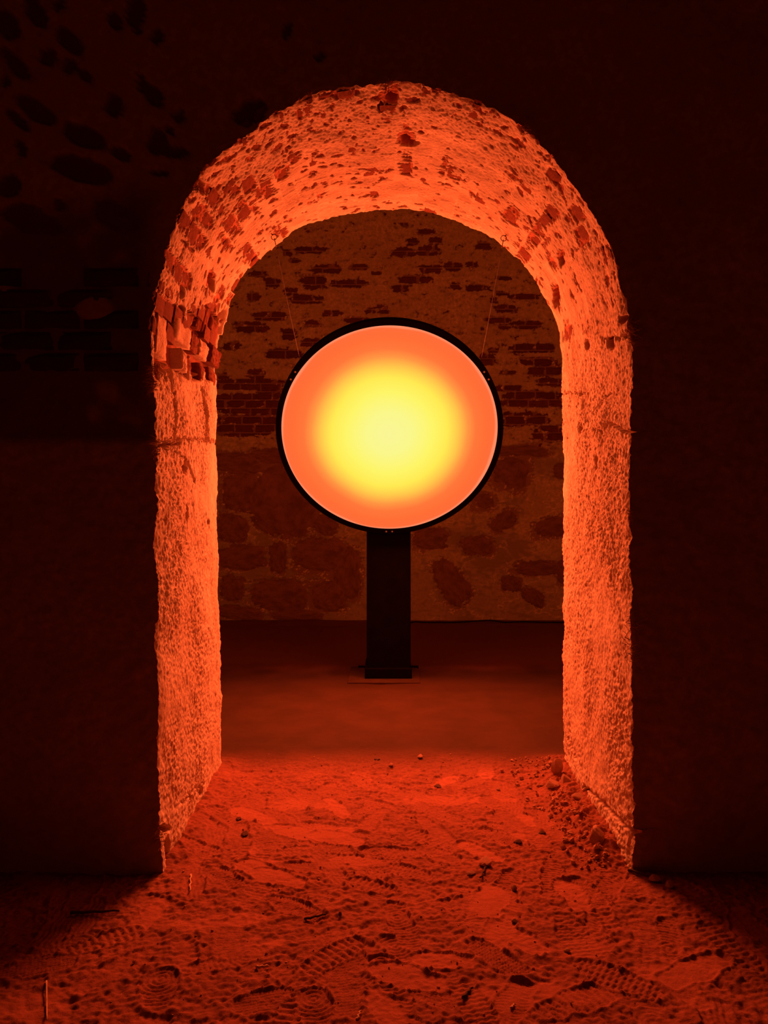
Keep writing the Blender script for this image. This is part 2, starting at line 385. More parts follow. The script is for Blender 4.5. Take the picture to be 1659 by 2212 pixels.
# front face, swept outwards from the arris to the room's edges; back face likewise
XL, XR, ZT, YR = -4.0, 4.0, 6.2, -4.0
def target(i):
    if i <= I_L: return XL, max(B[i, 0, 2], -0.06)*1.0
    if i >= I_R: return XR, max(B[i, 0, 2], -0.06)*1.0
    zl = B[I_L, 0, 2]; zr = B[I_R, 0, 2]
    if i <= I_T: u = (i-I_L)/(I_T-I_L); z0, x0 = zl, XL
    else: u = (I_R-i)/(I_R-I_T); z0, x0 = zr, XR
    run = (ZT-z0)+abs(x0-0.04); d = u*run
    if d < ZT-z0: return x0, z0+d
    return x0+(d-(ZT-z0))*(-np.sign(x0)), ZT
TG = np.array([target(i) for i in range(NI)])
def face(edge, r, ypl, out):
    """rings from an edge polyline to the outer rectangle; r are fractions 0..1"""
    Q = np.zeros((NI, len(r), 3))
    Q[..., 0] = edge[:, None, 0]*(1-r)+TG[:, None, 0]*r
    Q[..., 2] = edge[:, None, 2]*(1-r)+TG[:, None, 1]*r
    dist = np.linalg.norm(Q[..., [0, 2]]-edge[:, None, [0, 2]], axis=2)
    k = np.exp(-dist/0.004)
    Q[..., 1] = (ypl-out*0.000*(1-k))*(1-k)+edge[:, None, 1]*k
    return Q, dist
rf = np.concatenate([[0.0006, 0.0015, 0.003], np.linspace(0.006, 0.60, 110), np.linspace(0.64, 1.0, 8)])
QF, dF = face(V[:, 0], rf, YF, 1)
fx, fy, fz = QF[..., 0], QF[..., 1], QF[..., 2]
fpx = CX+fx*F/YF; fpy = CY-(fz-H)*F/YF
f1 = n2(fx*3, fz*3, 1); f2 = n2(fx*11, fz*11, 2); f3 = n2(fx*34, fz*34, 3)
PIT = [(75, 25, 20, 42, -35), (150, 88, 19, 38, -38), (30, 135, 16, 50, -42), (105, 125, 22, 18, 0), (148, 140, 17, 20, 0), (185, 163, 10, 17, -45), (245, 42, 13, 22, -30),
       (292, 22, 20, 34, 0), (296, 60, 9, 16, 0), (338, 75, 14, 18, 0), (305, 178, 10, 22, 0), (330, 200, 18, 30, -35), (245, 225, 21, 26, 0), (385, 247, 14, 16, 0), (78, 235, 22, 52, -55),
       (35, 255, 12, 34, -45), (180, 290, 22, 48, -65), (262, 332, 13, 24, -60), (175, 365, 26, 66, -72), (340, 305, 22, 28, -20), (375, 325, 28, 13, 0), (15, 400, 26, 26, 0), (43, 318, 10, 20, -15),
       (125, 440, 13, 15, -30), (250, 465, 30, 62, -70), (60, 470, 30, 75, -75), (365, 280, 9, 10, 0), (345, 372, 18, 7, 0), (8, 172, 10, 16, 0), (12, 50, 24, 40, -40), (125, 8, 12, 18, 0), (540, 240, 40, 26, -30), (690, 120, 14, 10, 0), (620, 60, 9, 22, 20)]
e = np.full(fx.shape, -1.0)
for p in PIT: e = np.maximum(e, 1.1-ell(fpx, fpy, p))
EF = sst(0.0, 0.2, e+0.28*f2+0.12*f3)
band = sst(430, 520, fpy+0.25*fpx)*(1-sst(935, 965, fpy))*sst(-20, 60, 345-fpx)                 # bare strip left of the springing
band = band*sst(-0.5, 0.2, f1+0.6*f2+0.5)
band *= 1-sst(1.3, 0.8, ell(fpx, fpy, (200, 665, 38, 26, 5))+0.3*f2)
EF = np.maximum(EF, 0.9*band)
low = sst(1700, 1800, fpy)*0.6
QF[..., 1] += 0.016*EF-0.012*f1*sst(0, .1, dF)-0.006*f2*sst(0, .05, dF)-0.004*f3*sst(0, .03, dF)
colF = np.stack([EF, np.clip(low, 0, 1), np.zeros_like(EF)], -1)
rb = np.array([0.006, 0.015, 0.03, 0.06, 0.12, 0.25, 0.5, 0.75, 1.0])
QB, dB = face(V[:, -1], rb, YB, -1)
colB = np.zeros(QB.shape)
ALL = np.concatenate([QF[:, ::-1], V, QB], 1)
COL = np.concatenate([colF[:, ::-1], colI, colB], 1)
me = grid_mesh('wall_front', ALL, COL)
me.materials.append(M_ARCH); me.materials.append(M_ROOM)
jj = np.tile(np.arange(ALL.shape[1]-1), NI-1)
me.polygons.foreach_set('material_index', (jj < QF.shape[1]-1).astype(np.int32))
sm = np.ones(len(jj), bool); sm[(jj >= QF.shape[1]-6) & (jj <= QF.shape[1])] = False; me.polygons.foreach_set('use_smooth', sm)
wall_front = tag(link('wall_front', me), kind='structure', label='thick limewashed wall pierced by a round-arched passage lit orange inside')

# ---- bricks bared in the intrados: one object each
BR = [block_mesh('brick', 100+k, amp=0.05, rnd=0.05) for k in range(8)]
for b_ in BR: b_.materials.append(M_BRICK)
def put_block(name, me, c, u, v, n, su, sv, sn, parent):
    o = bpy.data.objects.new(name, me); C.objects.link(o)
    u, v, n = (Vector(a).normalized() for a in (u, v, n))
    m = Matrix.Identity(4)
    for r in range(3): m[r][0] = u[r]*su; m[r][1] = v[r]*sv; m[r][2] = n[r]*sn; m[r][3] = c[r]
    o.parent = parent; o.matrix_world = m
    return o
cells = {}
key = (ck.astype(int)+200)*100+hk.astype(int)
inside = (idx > I_L+10) & (idx < I_R-10)
kk = key[inside].ravel(); ee = np.maximum(E, 0)[inside].ravel()
uk, inv = np.unique(kk, return_inverse=True)
frac = np.bincount(inv, ee)/np.bincount(inv)
hol = np.bincount(inv, HOL[inside].ravel())/np.bincount(inv); frac[hol > 0.12] = 0
order = np.argsort(-frac)
n_brick = 0
for q in order:
    if frac[q] < 0.05 or n_brick >= 190: break
    c_, h_ = uk[q]//100-200, uk[q] % 100
    if h_ > 50: h_ -= 100; c_ += 1
    s_mid = c_*COURSE; y_mid = YF+(h_-0.5*(c_ % 2)+0.5)*HEAD
    y0 = max(YF+0.012, y_mid-HEAD/2+0.005); y1 = min(YB-0.012, y_mid+HEAD/2-0.005)
    if y1-y0 < 0.04: continue
    i = int(np.clip(np.searchsorted(S1, s_mid), 1, NI-2)); j = int(np.clip(((y0+y1)/2-YF)/(YB-YF)*(NJ-1), 0, NJ-1))
    n = N[i, j]; u = dS[i, j]; v = np.cross(n, u); base = B[i, j]+n*(0.016*nA[i, j]+0.010*nB[i, j])
    dep = 0.06; face_h = -0.0042+random.uniform(-0.0015, 0.0015)
    put_block('brick', random.choice(BR), base+n*(face_h-dep/2), u, v, n, COURSE-0.012, y1-y0, dep, wall_front)
    n_brick += 1
# ---- broken masonry at the left springing: blocks given as (t0, t1, z0, z1, proud, kind)
def jamb_pt(t, z):
    j = int(np.clip(t, 0, 1)*(NJ-1)); i = int(np.argmin(abs(B[:I_T-150, j, 2]-z)))
    return i, j
LEFT = [(.07, .30, 2.42, 2.585, -.020, 'b'), (.32, .43, 2.43, 2.60, -.012, 'b'), (.45, .555, 2.435, 2.60, -.010, 'b'), (.57, .66, 2.44, 2.62, -.004, 'b'), (.675, .78, 2.45, 2.63, -.004, 'b'), (.80, .985, 2.46, 2.60, -.002, 'b'),
        (.245, .49, 2.30, 2.415, .010, 's'), (.50, .64, 2.315, 2.42, .006, 'b'), (.65, .82, 2.325, 2.43, .010, 's'), (.83, 1.01, 2.335, 2.45, .026, 'b'),
        (.045, .20, 2.17, 2.36, .006, 's'), (.36, .46, 2.18, 2.295, .010, 's'), (.475, .62, 2.19, 2.30, -.018, 'b'), (.70, .83, 2.20, 2.315, -.004, 'b'), (.845, 1.0, 2.21, 2.325, .014, 'b'),
        (.05, .12, 2.04, 2.16, -.01, 'b'), (.235, .33, 2.04, 2.165, .004, 's'), (.345, .52, 2.12, 2.175, -.006, 's'), (.83, .98, 2.12, 2.195, .006, 's')]
for k, (t0, t1, z0, z1, pr, kd) in enumerate(LEFT):
    t, z = (t0+t1)/2, (z0+z1)/2
    i, j = jamb_pt(t, z); n = N[i, j]; base = B[i, j].copy(); u = dS[i, j]; v = np.cross(n, u)
    bme = block_mesh('brick', 300+k, n=9, amp=0.055, rnd=0.05, streak=0.085)
    bme.materials.append(M_BRICK if kd == 'b' else M_JAMBST)
    dep = 0.14
    put_block('brick' if kd == 'b' else 'stone', bme, base+n*(pr-dep/2), u, v, n, z1-z0-0.016, (t1-t0)*(YB-YF)-0.010, dep, wall_front)
# bricks of the bare strip on the dim front face, left of the arch
BRF = [block_mesh('brick', 500+k) for k in range(4)]
for b_ in BRF: b_.materials.append(M_BRICKF)
for row in range(5):
    z = 1.5+(CY-(735-46*(row-1)))*YF/F; off = 0.11*(row % 2)
    for c_ in range(5):
        x = -1.02-off-0.245*c_
        if random.random() < 0.2: continue
        put_block('brick', random.choice(BRF), Vector((x-0.12, YF+0.028, z)), (1, 0, 0), (0, 0, 1), (0, -1, 0), 0.232, 0.076, 0.06, wall_front)

# ------------------------------------------------------------------ far wall
xs = np.linspace(-3.9, 3.9, 720); zs = np.linspace(-0.05, 5.75, 530)
xs = np.concatenate([[XL], xs, [XR]]); zs = np.concatenate([zs, [ZT]])
gx, gz = np.meshgrid(xs, zs, indexing='ij')
wpx = CX+gx*F/YW; wpy = CY-(gz-H)*F/YW
CH, BL = 0.112, 0.275
rk = np.floor(gz/CH); ru = gz/CH-rk
bk = np.floor(gx/BL+0.5*(rk % 2)+0.13*np.sin(rk*2.1)); bu = gx/BL+0.5*(rk % 2)+0.13*np.sin(rk*2.1)-bk
cellr = np.modf(np.abs(np.sin(rk*127.1+bk*311.7)*43758.5453))[0]
w1 = n2(gx*1.3, gz*2.2, 11); w2 = n2(gx*5, gz*14, 12); w3 = n2(gx*14, gz*26, 13); w4 = n2(gx*40, gz*50, 14)
brick_zone = sst(1000, 940, wpy)
# where the plaster has come off the brickwork, (px, py, rx, ry)
BARE = [(620, 544, 10, 7), (670, 540, 33, 7), (635, 562, 15, 5), (705, 580, 34, 9), (774, 576, 20, 6), (812, 590, 12, 4), (678, 609, 30, 14), (749, 612, 40, 8), (627, 629, 15, 8), (660, 646, 36, 9), (557, 591, 20, 6), (587, 610, 18, 10),
        (548, 641, 12, 9), (581, 683, 36, 9), (540, 706, 38, 11), (717, 676, 19, 7), (675, 698, 17, 7), (774, 690, 34, 6), (800, 670, 11, 6), (829, 668, 11, 8), (625, 721, 18, 11), (669, 739, 20, 9), (610, 764, 41, 10), (502, 747, 18, 10),
        (551, 808, 19, 12), (480, 812, 11, 8), (874, 485, 8, 5), (920, 500, 20, 6), (893, 522, 14, 9), (942, 520, 16, 7), (873, 544, 28, 9), (927, 541, 26, 10), (978, 576, 20, 9), (927, 580, 26, 8), (1020, 571, 12, 6), (898, 603, 36, 9),
        (864, 623, 17, 9), (984, 615, 11, 9), (1030, 620, 24, 7), (1088, 600, 17, 5), (1042, 530, 16, 9), (1084, 633, 14, 5), (1066, 648, 8, 8), (1095, 666, 25, 9), (1075, 690, 27, 7), (1087, 704, 12, 6), (1137, 702, 36, 8), (1134, 640, 35, 5),
        (1042, 710, 5, 4), (1064, 755, 11, 5), (1054, 777, 17, 12), (1150, 752, 50, 9), (1096, 804, 17, 4), (1180, 800, 38, 12), (1190, 825, 30, 8), (1150, 862, 66, 18), (1130, 906, 60, 14), (1190, 935, 40, 18), (535, 830, 76, 11), (530, 872, 72, 22), (520, 918, 66, 24),
        (580, 850, 30, 14), (600, 900, 40, 30), (1100, 840, 30, 7), (1160, 780, 40, 8)]
jdist = np.minimum(np.minimum(ru, 1-ru)*CH, np.minimum(bu, 1-bu)*BL)
ev = np.full(gx.shape, -2.0)
for p in BARE:
    q = (p[0], p[1], p[2]+1, p[3]+1, 0); m = (abs(wpx-p[0]) < 2.2*p[2]+12) & (abs(wpy-p[1]) < 2.2*p[3]+12)
    k = min(1.0, 12.0/p[2])
    ev[m] = np.maximum(ev[m], (1.05-sell(wpx[m], wpy[m], q))*(0.55+0.45/k*0.5))
ev = ev+0.16*w2+0.32*w3+0.27*w4+0.10*(cellr-0.5)-0.18*(1-sst(0.0, 0.018, jdist))*sst(-0.2, 0.2, w1+w3)
EBk = sst(0.02, 0.10, ev)*brick_zone
EBk = np.maximum(EBk, brick_zone*sst(0.40, 0.48, 0.7*w3+0.6*w4+0.4*w2-0.02))
# rubble stones of the lower wall, (px, py, rx, ry, rot, proud)
RUB = [(612, 1082, 82, 84, 18, .02), (520, 1062, 44, 50, 0, .012), (508, 1002, 62, 26, 4, .01), (590, 985, 60, 18, 0, .010), (502, 1140, 40, 34, 8, .008), (520, 1205, 62, 30, -4, .008), (690, 1198, 70, 42, 0, .010), (600, 1284, 66, 36, 2, .012),
       (500, 1270, 30, 30, 20, .006), (520, 1325, 56, 16, 6, .008), (600, 1205, 22, 38, 0, .006), (710, 1290, 42, 36, 0, .005), (640, 1330, 60, 12, 0, .004), (700, 1135, 34, 22, 30, .006), (748, 1240, 34, 60, 0, .004),
       (975, 1258, 32, 60, -30, .014), (1105, 1025, 48, 40, 12, .012), (1088, 1128, 38, 22, -35, .012), (1212, 1018, 18, 18, 0, .01), (1190, 1140, 44, 24, -10, .006), (1105, 1262, 24, 18, 0, .012), (1152, 1290, 30, 16, 30, .012),
       (1160, 1228, 56, 18, 0, .006), (1215, 1235, 14, 30, 0, .008), (930, 1165, 46, 26, 0, .004), (1120, 975, 70, 16, 0, .01), (1030, 1180, 44, 26, 0, .003), (1045, 1085, 30, 22, 0, .003)]
es = np.full(gx.shape, -1.0)
for p in RUB: es = np.maximum(es, 1.06-sell(wpx, wpy, p))
ES = sst(0.0, 0.12, es+0.20*w1+0.24*w2+0.22*w3+0.18*w4)
WY = YW-0.018*n2(gx*1.1, gz*1.1, 20)-0.006*w2-0.004*w3-0.003*w4*1.0+0.024*np.maximum(EBk, ES)
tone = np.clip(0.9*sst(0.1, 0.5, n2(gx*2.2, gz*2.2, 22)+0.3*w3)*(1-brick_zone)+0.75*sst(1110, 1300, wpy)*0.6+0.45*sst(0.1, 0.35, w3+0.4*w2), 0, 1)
lime = np.exp(-((ES-0.45)/0.22)**2)*sst(-0.05, 0.3, w2+0.5*w3+0.1)*(1-brick_zone)*0.8
lime = np.maximum(lime, 0.8*sst(0.30, 0.42, 0.8*w4+0.5*w3)*sst(0.0, 0.3, w2+0.3*w1)*np.maximum(EBk, ES))
lime = np.maximum(lime, 0.7*(1-brick_zone)*(1-ES)*sst(0.06, 0.0, np.abs(n2(gx*3.2, gz*5.5, 41)+0.25*w3))*sst(0.0, 0.3, n2(gx*2.1, gz*2.1, 43)+0.15))
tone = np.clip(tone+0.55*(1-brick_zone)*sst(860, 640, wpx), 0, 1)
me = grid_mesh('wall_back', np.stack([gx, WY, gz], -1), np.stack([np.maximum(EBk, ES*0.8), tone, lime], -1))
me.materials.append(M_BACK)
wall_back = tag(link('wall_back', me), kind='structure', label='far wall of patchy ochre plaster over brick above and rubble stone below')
BRB = [block_mesh('brick', 700+k, n=4, amp=0.12, rnd=0.14) for k in range(8)]
for b_ in BRB: b_.materials.append(M_BRICKB)
kk = (rk.astype(int)*1000+bk.astype(int)+500).ravel()
vis = (wpx > 455) & (wpx < 1235) & (wpy > 440) & (wpy < 1005)
uk, inv = np.unique(kk[vis.ravel()], return_inverse=True)
frac = np.bincount(inv, EBk[vis])/np.bincount(inv); cnt = np.bincount(inv)
nb = 0
for q in np.argsort(-frac*np.minimum(cnt, 200)):
    if frac[q] < 0.07 or nb >= 290: break
    r_, b_ = uk[q]//1000, uk[q] % 1000-500
    x0 = (b_-0.5*(r_ % 2)-0.13*math.sin(r_*2.1))*BL; z0 = r_*CH
    yy = YW-0.018*float(n2(np.array([x0+BL/2])*1.1, np.array([z0+CH/2])*1.1, 20)[0])
    put_block('brick', random.choice(BRB), Vector((x0+BL/2, yy+0.012-random.uniform(0, .004)+0.03, z0+CH/2)), (1, 0, 0), (0, 0, 1), (0, -1, 0), BL-0.014, CH-0.012, 0.06, wall_back)
    nb += 1
RK = [rock_mesh(20+k, 2, 0.22, edge=0.4, boxy=0.9) for k in range(6)]
for r_ in RK: r_.materials.append(M_STONEB)
for k, p in enumerate(RUB):
    c = P(p[0], p[1], YW); a = math.radians(p[4])
    u = Vector((math.cos(a), 0, -math.sin(a))); v = Vector((math.sin(a), 0, math.cos(a)))
    put_block('stone', RK[k % 6], Vector((c.x, YW+0.045, c.z)), u, v, (0, -1, 0), p[2]*YW/F*1.12, p[3]*YW/F*1.12, 0.04+p[5], wall_back)

# ------------------------------------------------------------------ floor
xs = np.concatenate([np.linspace(XL, -1.75, 16)[:-1], np.linspace(-1.75, 1.75, 640), np.linspace(1.75, XR, 16)[1:]])
ys = np.concatenate([np.linspace(YR, 1.95, 14)[:-1], np.linspace(1.95, 3.4, 300)[:-1], np.linspace(3.4, 4.75, 200)[:-1], np.linspace(4.75, 7.2, 90)[:-1], np.linspace(7.2, YW+0.05, 50)])
gx, gy = np.meshgrid(xs, ys, indexing='ij')
a1 = n2(gx*1.5, gy*1.5, 31); a2 = n2(gx*5, gy*5, 32); a3 = n2(gx*16, gy*16, 33); a4 = n2(gx*45, gy*45, 34); a5 = n2(gx*95, gy*95, 35)
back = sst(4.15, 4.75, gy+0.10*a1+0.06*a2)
fh = 0.012*a1+0.008*a2*(1-0.5*back)+(1-0.85*back)*(0.0060*a3+0.0060*a4+0.0034*a5)
cr = np.clip(n2(gx*22, gy*30, 36)-0.15, 0, 1); fh -= 0.010*cr*(1-back)                        # crumbly scoops
dust = np.clip(0.15*sst(0.0, 0.5, a2), 0, 1)
frs = np.random.default_rng(21)
prints = []
for k in range(210):
    y = 1.95+2.6*frs.random()**1.15; x = frs.uniform(-1.65, 1.7)*(1 if y < 3.1 else 0.58)+(0 if y < 3.1 else 0.03)
    prints.append((x, y, frs.normal(0, 0.45)+(0 if frs.random() < .6 else math.pi)+(0 if frs.random() < .85 else 1.3), frs.uniform(.24, .30), frs.uniform(.085, .11), int(frs.integers(0, 7)), frs.uniform(.5, 1)))
# a few that read clearly in the photograph
for px, py, ang, L, W_, ty in [(220, 2030, -1.0, .27, .10, 2), (75, 2085, -1.2, .26, .11, 4), (345, 2130, .2, .20, .12, 3), (835, 2105, .3, .2, .10, 3), (1060, 1945, -.2, .24, .13, 0), (1075, 2070, .7, .26, .10, 4), (680, 2175, .2, .18, .11, 3),
                               (1250, 2160, -1.1, .30, .11, 2), (1235, 1930, .1, .26, .11, 0), (560, 1880, .9, .27, .11, 0), (600, 1895, 1.1, .25, .11, 0), (480, 1890, .9, .22, .10, 5), (1500, 2090, -1.1, .3, .11, 0), (1330, 2110, 1.0, .3, .12, 1),
                               (720, 2065, -.8, .28, .10, 2), (640, 1960, 1.0, .28, .1, 5), (880, 2110, 1.2, .26, .11, 0), (960, 2075, 1.4, .22, .1, 0), (800, 1910, 1.2, .22, .10, 2), (650, 1800, 1.1, .3, .12, 0), (730, 1810, 1.2, .28, .12, 0), (545, 1760, .9, .3, .11, 0)]:
    g = G(px, py); prints.append((g.x, g.y, ang, L, W_, ty, 1.15))
for x0, y0, ang, L, W_, ty, st in prints:
    i0, i1 = np.searchsorted(xs, [x0-.22, x0+.22]); j0, j1 = np.searchsorted(ys, [y0-.22, y0+.22])
    if i1-i0 < 5 or j1-j0 < 5: continue
    lx = gx[i0:i1, j0:j1]-x0; ly = gy[i0:i1, j0:j1]-y0
    u = lx*math.cos(ang)+ly*math.sin(ang); v = -lx*math.sin(ang)+ly*math.cos(ang)          # v along the sole
    s = v/(L/2); wloc = W_/2*(1-0.22*sst(-0.1, -0.5, s)*(1-sst(-.5, -.9, s))-0.12*sst(0.5, 1.1, s))
    d = np.maximum(np.abs(u)/wloc, 0)**2.6+np.abs(s)**3.2
    d = d+0.40*a3[i0:i1, j0:j1]+0.15*a4[i0:i1, j0:j1]
    m = sst(1.10, 0.86, d)
    if ty == 1: tr = np.sin(2*np.pi*(v/0.020+0.35*np.abs(((u/0.03) % 1)-.5)*2))
    elif ty == 2: tr = np.sign(np.sin(2*np.pi*v/0.026))*0.9*(np.abs(u) > 0.006)
    elif ty == 3:
        r = np.hypot(u, v-0.25*L); tr = np.sin(2*np.pi*r/0.017)
    elif ty == 4: tr = np.sin(2*np.pi*(u+v)/0.026)*np.sin(2*np.pi*(u-v)/0.026)*1.3
    elif ty == 5: tr = np.sin(2*np.pi*(v/0.016+0.6*np.sin(u/0.012)))
    elif ty == 6: tr = np.sin(2*np.pi*(u/0.018+0.3*np.sin(v/0.02)))
    else: tr = 0*u
    amp = 0.0024*st
    lvl = 0.012*a1[i0:i1, j0:j1]+0.6*0.008*a2[i0:i1, j0:j1]-0.004+amp*tr+0.0026*a4[i0:i1, j0:j1]+0.002*a5[i0:i1, j0:j1]+0.002*a3[i0:i1, j0:j1]+0.02*(random.random()-.5)*v
    rim = np.exp(-((d-1.25)/0.22)**2)*0.0042*st
    bk_ = back[i0:i1, j0:j1]; mm = m*(1-0.85*bk_)*min(1, st+.2)
    blk = fh[i0:i1, j0:j1]; fh[i0:i1, j0:j1] = blk*(1-mm)+lvl*mm+rim*(1-mm)*(1-bk_)
    du = dust[i0:i1, j0:j1]; dust[i0:i1, j0:j1] = du*(1-m)+m*(0.5 if ty == 0 else 0.15)
for px, py, rx, ry in [(560, 1865, .11, .05), (600, 1890, .12, .06), (700, 1800, .2, .08), (640, 1740, .22, .08), (870, 2090, .12, .04), (1260, 2050, .1, .05), (1240, 2150, .14, .06), (560, 2040, .09, .05), (1065, 1945, .11, .12), (740, 1860, .16, .06),
                       (30, 2180, .12, .08), (1450, 2100, .1, .08), (920, 1730, .25, .08), (520, 1990, .1, .05), (1100, 2160, .12, .08), (420, 2000, .1, .04)]:
    g = G(px, py); r = np.hypot((gx-g.x)/rx, (gy-g.y)/ry)+0.55*a3+0.4*a2; m = sst(1.15, 0.55, r+0.25*a4)*0.45
    fh = fh*(1-m)+m*(0.012*a1+0.003*a2+0.003); dust = np.maximum(dust, m)
dR = np.interp(gy, B[0, :, 1], B[-1, :, 0])-gx; dL = gx-np.interp(gy, B[0, :, 1], B[0, :, 0])
along = sst(3.0, 3.3, gy)*(1-sst(4.35, 4.6, gy))
fh += along*(sst(0.24, 0.0, np.abs(dR)+0.05*a2)*(0.055+0.02*a3+0.012*a4)+sst(0.16, 0.0, np.abs(dL)+.04*a2)*(0.03+0.010*a3))
fh += 0.035*sst(9.75, 10.04, gy)
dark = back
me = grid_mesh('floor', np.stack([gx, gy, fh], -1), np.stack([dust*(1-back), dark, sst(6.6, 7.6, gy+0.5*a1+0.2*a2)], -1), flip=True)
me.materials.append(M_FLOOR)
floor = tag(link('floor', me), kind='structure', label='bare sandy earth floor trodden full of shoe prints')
def floor_z(x, y):
    i = int(np.clip(np.searchsorted(xs, x), 1, len(xs)-1)); j = int(np.clip(np.searchsorted(ys, y), 1, len(ys)-1)); return float(fh[i, j])

# ------------------------------------------------------------------ rest of the shell
def slab(name, c, s, lab, m_=M_ROOM):
    bm = box_bm(*s); me = bm_mesh(name, bm); o = link(name, me, m_); o.location = c
    return tag(o, kind='structure', label=lab)
for nm, y0, y1, m_, where in (('', YR-0.2, 3.6, M_ROOM, 'near room'), ('', 3.6, YW+0.2, M_BACK, 'far room')):
    yc, yl = (y0+y1)/2, y1-y0
    slab('wall_left', (XL-0.1, yc, ZT/2), (0.2, yl, ZT+0.4), 'plastered left side wall of the '+where, m_)
    slab('wall_right', (XR+0.1, yc, ZT/2), (0.2, yl, ZT+0.4), 'plastered right side wall of the '+where, m_)
    slab('ceiling', (0, yc, ZT+0.1), (XR-XL+0.4, yl, 0.2), 'plain ceiling of the '+where, m_)
slab('wall_rear', (0, YR-0.1, ZT/2), (XR-XL+0.4, 0.2, ZT+0.4), 'dim plastered wall behind the viewer')

# ------------------------------------------------------------------ the sun lamp
def sun_lamp():
    root = bpy.data.objects.new('sun_lamp', None); C.objects.link(root)
    yp = 6.64
    root.location = (0.042, yp+0.22, 0)
    tag(root, 'large round lamp glowing yellow and orange in a black rim on a black post', 'lamp')
    bpy.context.view_layer.update()
    def part(name, me, m, loc=None, rot=None, parent=root):
        o = link(name, me, m); o.parent = parent
        if loc is not None: o.location = Vector(loc)-(root.location if parent is root else Vector())
        if rot: o.rotation_euler = rot
        return o
    z0 = floor_z(0.042, yp)
    px = 0.042
    part('post', bm_mesh('post', box_bm(0.395, 0.44, 1.36, 0.006)), M_BLACK, (px, yp+0.225, 0.68))
    part('base', bm_mesh('base', box_bm(0.424, 0.455, 0.105, 0.012)), M_BLACK, (px-0.003, yp+0.222, 0.05))
    part('rear_foot', bm_mesh('rear_foot', box_bm(0.58, 0.05, 0.022, 0.004)), M_BLACK, (px, yp+0.49, z0+0.012))
    part('ground_board', bm_mesh('ground_board', box_bm(0.64, 0.68, 0.016, 0.004)), M_BOARD, (0.0, yp+0.19, z0+0.004))
    hub = Matrix.Translation(LAMP_C) @ Matrix.Rotation(math.pi/2+LAMP_TILT, 4, 'X')
    # local frame of the head: z = out of the panel (towards the viewer and down), y = up along the panel
    R = hub.to_3x3()
    if (R @ Vector((0, 0, 1))).y > 0: R = R @ Matrix.Rotation(math.pi, 3, 'X')
    rot = R.to_euler()
    # rim: a lathe of an L section
    sec = [(LAMP_IN, -0.012), (LAMP_IN, 0.010), (LAMP_IN+0.003, 0.012), (LAMP_R-0.003, 0.012), (LAMP_R, 0.009), (LAMP_R, -0.075), (LAMP_R-0.004, -0.08), (LAMP_IN-0.05, -0.08)]
    n = 160; v, f = [], []
    for k in range(n):
        a = 2*math.pi*k/n
        for r, z in sec: v.append((r*math.cos(a), r*math.sin(a), z))
    m = len(sec)
    for k in range(n):
        for q in range(m-1):
            f.append((k*m+q, k*m+q+1, ((k+1) % n)*m+q+1, ((k+1) % n)*m+q))
    part('rim', mesh_py('rim', v, f), M_BLACK, LAMP_C, rot)
    v = [(0, 0, 0)]+[((LAMP_IN-.03)*math.cos(2*math.pi*k/n), (LAMP_IN-.03)*math.sin(2*math.pi*k/n), 0) for k in range(n)]
    nrm = R @ Vector((0, 0, 1))
    part('back_shell', mesh_py('back_shell', v, [(0, 1+(k+1) % n, 1+k) for k in range(n)]), M_BLACK, LAMP_C-nrm*0.079, rot)
    # diffuser, very slightly domed
    v, f = [(0, 0, 0.012)], []; rings = 10
    for q in range(1, rings+1):
        r = LAMP_IN*q/rings
        for k in range(n): v.append((r*math.cos(2*math.pi*k/n), r*math.sin(2*math.pi*k/n), 0.012*(1-(q/rings)**2)))
    for k in range(n): f.append((0, 1+k, 1+(k+1) % n))
    for q in range(rings-1):
        for k in range(n): f.append((1+q*n+k, 1+(q+1)*n+k, 1+(q+1)*n+(k+1) % n, 1+q*n+(k+1) % n))
    mm = bpy.data.materials.new('backlit_diffuser'); mm.use_nodes = True; nt = mm.node_tree
    for x in list(nt.nodes): nt.nodes.remove(x)
    tc = nt.nodes.new('ShaderNodeTexCoord'); ln = nt.nodes.new('ShaderNodeVectorMath'); ln.operation = 'LENGTH'
    nz = node(nt, 'ShaderNodeTexNoise', Scale=1.6, Detail=2.0); nt.links.new(tc.outputs['Object'], nz.inputs['Vector'])
    nt.links.new(tc.outputs['Object'], ln.inputs[0])
    ad = nt.nodes.new('ShaderNodeMath'); ad.operation = 'MULTIPLY_ADD'; ad.inputs[1].default_value = 0.05
    nt.links.new(nz.outputs[0], ad.inputs[0]); nt.links.new(ln.outputs['Value'], ad.inputs[2])
    cr = nt.nodes.new('ShaderNodeValToRGB'); mr = nt.nodes.new('ShaderNodeMapRange'); mr.inputs[2].default_value = LAMP_IN+0.025
    nt.links.new(ad.outputs[0], mr.inputs[0]); nt.links.new(mr.outputs[0], cr.inputs[0])
    E_ = cr.color_ramp.elements
    stops = [(0.0, (.96, .91, .31)), (.22, (.96, .93, .26)), (.42, (.99, .91, .135)), (.55, (1.0, .82, .085)), (.64, (1.0, .58, .07)), (.73, (1.0, .30, .055)), (.80, (1.0, .185, .042)), (.90, (1.0, .155, .036)), (.975, (1.0, .15, .04)), (.99, (1.0, .26, .12))]
    E_[0].position = stops[0][0]; E_[0].color = (*stops[0][1], 1); E_[1].position = stops[-1][0]; E_[1].color = (*stops[-1][1], 1)
    for p_, c_ in stops[1:-1]: el = E_.new(p_); el.color = (*c_, 1)
    em = nt.nodes.new('ShaderNodeEmission'); ou = nt.nodes.new('ShaderNodeOutputMaterial')
    nt.links.new(cr.outputs[0], em.inputs[0]); nt.links.new(em.outputs[0], ou.inputs[0])
    df = part('diffuser', mesh_py('diffuser', v, f, True), mm, LAMP_C, rot); tag(df, 'yellow glowing disc fading to orange at its edge')
